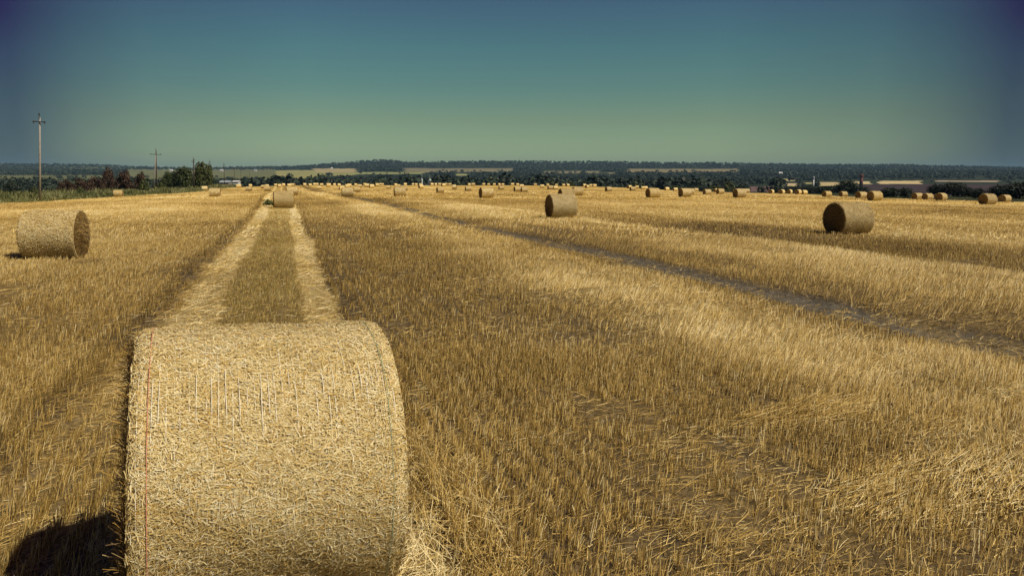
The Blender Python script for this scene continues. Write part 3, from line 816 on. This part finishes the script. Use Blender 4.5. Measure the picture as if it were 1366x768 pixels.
plant(tp_green, 3, 107, 249.5, 258, 125, 10, 'bluish green weed bush in the verge halfway to the lone bale', 'bush', GB, 3.4)
GR = 'trees along the right field edge'
for a in [
 (1131, 241, 262, 260, 30, 'dark domed tree standing behind the small half sunk bale'),
 (1104, 248, 258, 300, 28, 'low dark tree behind the bale at the back of the nearest right-hand bale'),
 (1082, 247, 258, 330, 26, 'dark tree left of the domed one, above the five end-on bales'),
 (1060, 249, 257, 340, 26, 'low dark tree above the third of the five end-on bales'),
 (1042, 251, 257, 350, 20, 'lowest tree at the left end of the dark row above the end-on bales'),
 (1152, 249, 262, 280, 16, 'small dark tree squeezed between the domed tree and two touching bales'),
 (1189, 257, 265, 175, 24, 'low rounded shrub mass right of the two touching bales'),
 (1209, 258, 266, 175, 18, 'lower shrub just left of three bales in line'),
 (1252, 246, 267, 200, 24, 'left half of the dark roadside tree couple over three bales in line'),
 (1273, 243.5, 267, 195, 30, 'taller right half of the dark roadside tree couple'),
 (1293, 255, 268, 190, 18, 'low bush at the right foot of the dark roadside tree couple'),
 (1307, 257, 269, 170, 16, 'dark bush behind the big bale near the right field edge'),
 (1338, 247, 270, 170, 30, 'tall dark thicket tree right of the big edge bale'),
 (1362, 243, 271, 165, 34, 'darkest thicket tree at the very right side'),
 (1394, 246, 272, 165, 34, 'dark thicket tree running out of view on the right')]:
    plant(tp_dark, 6, a[0], a[1], a[2], a[3], a[4], a[5], 'tree', GR, 7.5)
GF = 'rounded trees at the front of the valley wood'
for a in [
 (738, 242.3, 560, 20, 'pale rounded tree over the yellow skyline bales'),
 (749, 240.5, 580, 12, 'taller rounded tree right above the overlapping bales'),
 (762, 241.5, 560, 14, 'bushy tree right of the taller rounded one above the overlapping bales'),
 (845, 245, 450, 18, 'fresh green tree above the tight group of three bales'),
 (930, 247, 380, 34, 'wide mid green tree behind the second big row bale'),
 (955, 248, 370, 26, 'green tree above the close couple of bales'),
 (973, 242, 420, 16, 'bright yellow green round tree left of the third big row bale'),
 (902, 248, 400, 22, 'green tree above the skyline bale left of the second big row bale'),
 (990, 247, 400, 20, 'dark leaved tree above the third big row bale'),
 (372, 241.5, 520, 9, 'pale shrubby tree over the skyline bale behind the track bale')]:
    plant(tp_green if a[0] not in (930, 990) else tp_dark, 3 if a[0] not in (930, 990) else 6, a[0], a[1], 0, a[2], a[3], a[4], 'tree', GF, 3.4 if a[0] not in (930, 990) else 7.5)
# weed tuft by the track bale
V, Fq, T = leaf_cloud([(0, 0, .22, .35, .3, .25), (.25, .1, .16, .3, .25, .18)], 420, .06, 77, .35, 1.2)
wt = npmesh('weed_clump', V, Fq, M_WEED, None, {'tint': T}); xx = px2x(356, 58); wt.location = (xx, 58, float(tfun(xx, 58)[0]))
tag(wt, 'dark weed clump left in the stubble beside the track bale', 'weed')

# ------------------------------------------------------------------ verge weeds, woods
def verge():
    n = 90000
    u = rng.uniform(35, 330, n) ; v = verge_v(u) - np.abs(rng.normal(0, 1, n)) * 9 * np.where(rng.random(n) < .3, 2, 1)
    x, y = xy(u, v + 2.6 * (fbm(u * .16, v * 0, 123) - .5)); px, Y, _ = pxY(x, y)
    pt = fbm(u * .12, v * .2, 121); ok = (rng.random(n) < sstep(.2, .5, pt)) & (px > -260) & (Y > 20)
    x, y, u, v, pt = x[ok], y[ok], u[ok], v[ok], pt[ok]; n = len(x)
    z = tfun(x, y); e = sstep(0, -3, v - verge_v(u))
    h = rng.uniform(.3, 1.25, n) * (.35 + .65 * e) * (.1 + 1.8 * pt ** 1.3)
    k = 3; tt = np.linspace(0, 1, k)
    ln_ = rng.normal(0, .3, (n, 2))
    C = np.stack([x, y, z - .05], 1)[:, None] + np.concatenate([ln_[:, None] * tt[None, :, None] ** 1.5, np.broadcast_to(tt[None, :, None], (n, k, 1))], 2) * h[:, None, None]
    a = rng.uniform(0, math.pi, n)
    W = np.stack([np.cos(a), np.sin(a), 0 * a], 1) * (rng.uniform(.02, .07, n) * (.6 + y / 150))[:, None]
    r_ = Rib(); r_.add(C, W[:, None] * np.array([.6, 1, .3])[None, :, None], np.clip(.5 + .8 * (fbm(u * .2, v * .4, 131) - .5) + rng.normal(0, .15, n), 0, 1))
    tag(r_.build('verge_grass', M_WEED), 'rough tall weeds and grass along the left field verge', 'grass', kind='stuff')
verge()

def woods(name, label, n, Y0, Y1, hgt, quads, qs, seed, ybias=1.):
    rg = np.random.default_rng(seed)
    px = rg.uniform(-420, 1790, n); Y = Y0 + (Y1 - Y0) * rg.random(n) ** ybias
    _, isf = land_at(px, Y)
    keep = ~isf
    keep &= ~((px > 1090) & (Y < 1500) & (rg.random(n) < .97))            # open plough land on the right
    keep &= ~((px > 1130) & (px < 1800) & (Y < 1900) & (rg.random(n) < .6))
    hz = fbm(px * .02, Y * .004, seed + 3); keep &= hz > .28
    keep &= ~((px < 300) & (Y < 800) & (rg.random(n) < .5))
    yg = far_y(px, np.maximum(Y, 600.)); yt = yg - hgt * 1.15 * 1000 / Y
    for a_, b_, c_, d_, rgb in LAND[:-1]:
        hide = (px > a_ - 4) & (px < b_ + 4) & (yt < d_ - .3) & (yg > c_)
        keep &= ~(hide & (rg.random(n) < .93))
    keep &= ~((px > 556) & (px < 582) & (Y < 700)) & ~((np.abs(px - 1085) < 7) & (Y < 930))
    px, Y, hz = px[keep], Y[keep], hz[keep]; n = len(px)
    x = px2x(px, Y); z = tfun(x, Y)
    h = hgt * rg.uniform(.6, 1.25, n) * (.6 + .7 * hz); w = h * rg.uniform(.38, .62, n)
    d = norm(rg.normal(0, 1, (n, quads, 3))); d[..., 2] = np.where(d[..., 2] < -.3, -d[..., 2], d[..., 2])
    wob_ = 1 + .22 * rg.normal(0, 1, (n, quads))
    P = np.stack([x, Y, z + h * .55], 1)[:, None] + d * wob_[..., None] * np.stack([w, w, h * .48], 1)[:, None]
    nr = norm(d + rg.normal(0, .45, d.shape)); a = norm(np.cross(nr, rg.normal(0, 1, d.shape))); b = np.cross(nr, a)
    s = (qs * w)[:, None, None] * rg.uniform(.6, 1.35, (n, quads, 1))
    V = np.stack([P - a * s, P - b * s * .8, P + a * s, P + b * s * .8], 2).reshape(-1, 3)
    T = np.repeat((np.clip(rg.normal(.46, .15, n), 0, 1)[:, None] + rg.normal(0, .07, (n, quads))).ravel(), 4)
    o = npmesh(name, V, np.arange(len(V)).reshape(-1, 4), M_LF, None, {'tint': np.clip(T, 0, 1)})
    tag(o, label, 'wood', kind='stuff')
woods('valley_wood', 'dark green wood filling the valley beyond the stubble field', 9500, 560, 2900, 11, 90, .27, 201, 1.2)
woods('hill_wood', 'blue green forest covering the far hills', 42000, 2600, 5050, 10, 14, .62, 301, 1.)

# ------------------------------------------------------------------ poles
GP = 'utility poles along the left verge'
def pole(px, ytop, Y, r, mat, label, arm=None, strut=False, insul=(), lean=0):
    x = px2x(px, Y); z = float(tfun(x, Y)[0]); H = CAM_H + (240 - ytop) * Y / 1000. - z
    root = tag(empty('utility_pole', (x, Y, z)), label, 'utility pole', GP)
    bm = bmesh.new(); bm_cyl(bm, (0, 0, -.4), (0, 0, H * .955), r * 1.15, r * .8, 12); bm_obj('pole', bm, mat, root, True)
    if strut:
        bm = bmesh.new(); bm_cyl(bm, (-.85, -.1, -.3), (-.03, -.1, H * .86), r * .95, r * .7, 10); tag(bm_obj('strut', bm, M_CONC, root, True))
    if arm:
        za = H - arm[1]; hw = arm[0]
        bm = bmesh.new(); bm_box(bm, (0, -r * 1.2, za), (hw * 2, .09, .11)); arm_o = bm_obj('cross_arm', bm, M_STEEL, root)
        bm = bmesh.new(); bm_cyl(bm, (0, -r, H * .93), (0, -r, H - .2), .045, .04, 8); bm_obj('top_pin', bm, M_STEEL, root)
    for (ix, iz) in insul:
        bm = bmesh.new(); z0 = H + iz
        bm_cyl(bm, (ix, -r * 1.2, z0 - .22), (ix, -r * 1.2, z0 - .05), .03, .03, 6)
        bm_cyl(bm, (ix, -r * 1.2, z0 - .08), (ix, -r * 1.2, z0 + .04), .11, .08, 10); bm_cyl(bm, (ix, -r * 1.2, z0 + .03), (ix, -r * 1.2, z0 + .13), .085, .05, 10)
        bm_obj('insulator', bm, M_PORC, root)
    root.rotation_euler = (0, R_(lean), 0)
    return root
pole(51.6, 153, 92, .115, M_CONC, 'tall pale concrete pole with short cross arm, nearest on the left', (.62, .98), False, ((-.68, -1.0), (.68, -1.0), (0, -.08)), 3.1)
pole(208.3, 199, 195, .15, M_WOOD, 'dark pole with a pale slanting strut and wide cross arm', (1.35, 1.45), True, ((-1.3, -1.35), (1.3, -1.35), (0, -.1)), 1.5)
pole(258.4, 210.5, 212, .17, M_WOOD, 'dark wooden pole standing between the two green trees', (.45, 1.1), False, ((-.4, -1.0), (.4, -.6), (0, -.08)), 1)
pole(280.6, 213, 330, .13, M_WOOD, 'thin far pole rising out of the ragged tree', (.5, 1.3), False, ((0, -.1),))
pole(299.4, 216.5, 400, .15, M_WOOD, 'far pole just above the grey farmhouse roof', (.6, 1.3), False, ((0, -.1),))
pole(313, 223, 520, .16, M_WOOD, 'very small pole right of the white farm shed', (.6, 1.2))
pole(321.5, 224.5, 620, .16, M_WOOD, 'very small pole in front of the pale green slope, second last', (.6, 1.2))
pole(333, 228, 800, .2, M_WOOD, 'smallest farthest pole on the pale green slope', (.8, 1.2))

# ------------------------------------------------------------------ buildings
def house(px, ybase_at, Y, w, d, h, rh, wallm, roofm, label, zoff=0, rz=0, win=True):
    x = px2x(px, Y); z = float(tfun(x, Y)[0]) + zoff
    root = tag(empty('farm_house' if win else 'shed', (x, Y, z), rz), label, 'house' if win else 'shed')
    bm = bmesh.new(); bm_box(bm, (0, 0, h / 2 - .5), (w, d, h + 1)); bm_obj('wall', bm, wallm, root)
    bm = bmesh.new()
    vs = [bm.verts.new(p) for p in ((-w / 2 - .3, -d / 2 - .4, h + .02), (w / 2 + .3, -d / 2 - .4, h + .02), (w / 2 + .3, d / 2 + .4, h + .02), (-w / 2 - .3, d / 2 + .4, h + .02), (-w / 2 - .3, 0, h + rh), (w / 2 + .3, 0, h + rh))]
    for f in ((0, 1, 5, 4), (2, 3, 4, 5), (0, 4, 3), (1, 2, 5), (3, 2, 1, 0)): bm.faces.new([vs[i] for i in f])
    bm_obj('roof', bm, roofm, root)
    if win:
        for k in (-.28, .05, .33):
            bm = bmesh.new(); bm_box(bm, (k * w, -d / 2 - .02, h * .55), (w * .11, .1, h * .38)); bm_obj('window', bm, M_GLASSD, root)
    return root
def zat(px, Y): return float(tfun(px2x(px, Y), Y)[0])
def lift(px, Y, y, h): return CAM_H + (240 - y) * Y / 1000. - zat(px, Y) - h
house(301, 0, 430, 5.2, 5, 2.0, 1.1, M_CONC, M_GREYR, 'low farmhouse with a grey sheet roof behind the tiny bale by the verge', 0)
for o_ in (house(315.5, 0, 440, 3.2, 4, 2.3, .8, M_WHITE, M_WROOF, 'white shed beside the grey roofed farmhouse', 0, 0, False),): pass
# ground there is lower than the field edge, so both stand on the rise that shows them
for o_ in [q for q in COL.objects if q.name in ('farm_house', 'shed')]:
    o_.location.z = CAM_H + (240 - 248) * .43
for k, (px, Y, w, lab) in enumerate([(229, 3700, 13, 'tiny white house in the far village, leftmost'), (296, 3750, 15, 'tiny white house in the far village above the grey farmhouse'),
      (341, 3750, 12, 'tiny pale house in the far village above the clustered bales'), (443, 4000, 10, 'tiny white house on the hill right of the track bale'), (1041, 2600, 12, 'tiny white house in the forest above the five end-on bales')]):
    house(px, 0, Y, w, 8, 6, 4, M_WHITE, M_WROOF if k != 2 else M_GREYR, lab, 5)

def church():
    Y = 620; x = px2x(568, Y); z = zat(568, Y)
    root = tag(empty('church', (x, Y, z)), 'white church whose two pointed pale green spires rise behind the field', 'church')
    H = CAM_H + (240 - 241.5) * Y / 1000. - z
    bm = bmesh.new(); bm_box(bm, (0, 4, H * .28), (10, 16, H * .56)); bm_obj('wall', bm, M_WHITE, root)
    bm = bmesh.new(); bm_cyl(bm, (0, 4, H * .56), (0, 4, H * .72), 6.5, 1, 4); bm_obj('roof', bm, M_DOME, root)
    for dx, r, top in ((-3.2, .75, 3.8), (3.4, 1.25, 3.0)):
        bm = bmesh.new(); bm_cyl(bm, (dx, 0, 0), (dx, 0, H), r * .9, r * .85, 10); t_ = bm_obj('tower', bm, M_WHITE, root)
        bm = bmesh.new()
        prof = [(r * .85, H), (r * 1.15, H + top * .12), (r * 1.05, H + top * .28), (r * .5, H + top * .5), (r * .18, H + top * .7), (.06, H + top)]
        for (a, b_), (c, d_) in zip(prof, prof[1:]): bm_cyl(bm, (dx, 0, b_), (dx, 0, d_), a, c, 10)
        bm_obj('spire', bm, M_DOME, t_, True)
        bm = bmesh.new(); bm_box(bm, (dx, 0, H + top + .9), (.16, .16, 1.9)); bm_box(bm, (dx, 0, H + top + 1.2), (.9, .14, .16)); bm_obj('cross', bm, M_WHITE, t_)
church()
def tower(px, ytop, ybot, Y, w, mat, cap, label, cat, name):
    x = px2x(px, Y); z = zat(px, Y); H = CAM_H + (240 - ytop) * Y / 1000. - z
    root = tag(empty(name, (x, Y, z)), label, cat)
    bm = bmesh.new(); bm_cyl(bm, (0, 0, -1), (0, 0, H * .8), w * .5, w * .45, 14); bm_obj('shaft', bm, mat, root, True)
    bm = bmesh.new(); bm_cyl(bm, (0, 0, H * .8), (0, 0, H * .95), w * .62, w * .62, 14); bm_cyl(bm, (0, 0, H * .95), (0, 0, H), w * .62, w * .15, 14); bm_obj('tank', bm, cap, root)
tower(1085.3, 235, 244, 900, 2.0, M_WHITE, M_GREYR, 'slim white tower among dark trees above the fourth end-on bale', 'tower', 'water_tower')
tower(1149, 232.5, 242, 1250, 6.0, M_RED, M_RED, 'squat dark red brick tower above the two touching bales', 'tower', 'brick_tower')

# ------------------------------------------------------------------ light, sky, camera
SUN_EL, SUN_AZ = R_(49), R_(118)            # azimuth clockwise from +Y (the view direction)
sd = bpy.data.lights.new('sun', 'SUN'); sd.energy = 4.6; sd.angle = R_(.53); sd.color = (1, .90, .72)
so = bpy.data.objects.new('sun', sd); COL.objects.link(so)
vec = Vector((math.sin(SUN_AZ) * math.cos(SUN_EL), math.cos(SUN_AZ) * math.cos(SUN_EL), math.sin(SUN_EL)))
so.rotation_euler = vec.to_track_quat('Z', 'Y').to_euler(); so.location = (20, 0, 40)

W = bpy.data.worlds.new('World'); S.world = W; W.use_nodes = True
nt = W.node_tree; bg = nt.nodes['Background']
sky = N(nt, 'ShaderNodeTexSky', sky_type='NISHITA'); sky.sun_disc = False; sky.sun_elevation = SUN_EL; sky.sun_rotation = SUN_AZ
tc = N(nt, 'ShaderNodeTexCoord').outputs['Generated']
sep = N(nt, 'ShaderNodeSeparateXYZ'); nt.links.new(tc, sep.inputs[0])
SKY_A = [(0, (.42, .50, .335)), (.035, (.415, .50, .325)), (.077, (.32, .38, .24)), (.117, (.23, .34, .25)), (.172, (.182, .31, .262)), (.218, (.168, .25, .262)), (.45, (.12, .10, .19)), (1, (.12, .07, .17))]
SKY_B = [(0, (.075, .105, .135)), (.033, (.075, .105, .135)), (.092, (.068, .092, .115)), (.139, (.058, .070, .112)), (.184, (.042, .022, .085)), (.45, (.09, .05, .13)), (1, (.12, .07, .17))]
ca = ramp(nt, SKY_A, sep.outputs['Z']); cb = ramp(nt, SKY_B, sep.outputs['Z'])
ax = math_(nt, 'ABSOLUTE', sep.outputs['X'])
f = ramp(nt, [(.26, (0, 0, 0)), (.43, (.3, .3, .3)), (.49, (.6, .6, .6)), (.545, (1, 1, 1))], ax)
nt.links.new(mixc(nt, 1., sky.outputs[0], mixc(nt, f, ca, cb), 'MULTIPLY'), bg.inputs['Color'])
bg.inputs['Strength'].default_value = .15

# thin summer haze over the whole valley
bm = bmesh.new(); bm_box(bm, (0, 0, 100), (27000, 27000, 340))
hm = bpy.data.materials.new('summer haze'); hm.use_nodes = True; hn = hm.node_tree
for n_ in list(hn.nodes):
    if n_.type == 'BSDF_PRINCIPLED': hn.nodes.remove(n_)
pv = N(hn, 'ShaderNodeVolumePrincipled'); pv.inputs['Color'].default_value = (.36, .64, .92, 1); pv.inputs['Density'].default_value = HAZE
hn.links.new(pv.outputs[0], [n_ for n_ in hn.nodes if n_.type == 'OUTPUT_MATERIAL'][0].inputs['Volume'])
if HAZE > 0: tag(bm_obj('haze', bm, hm), kind='stuff')

cd = bpy.data.cameras.new('camera'); co = bpy.data.objects.new('camera', cd); COL.objects.link(co)
cd.sensor_width = 36; cd.lens = 36 * F / 1366.
cd.shift_y = -(384 - (240 + F * math.tan(PITCH))) / 1366.
co.location = (0, 0, CAM_H); co.rotation_euler = (math.pi / 2 - PITCH, 0, 0)
cd.clip_start = .1; cd.clip_end = 30000
S.camera = co
S.view_settings.view_transform = 'Standard'; S.view_settings.look = 'None'
S.view_settings.exposure = 0; S.view_settings.gamma = 1
S.cycles.max_bounces = 5; S.cycles.diffuse_bounces = 2
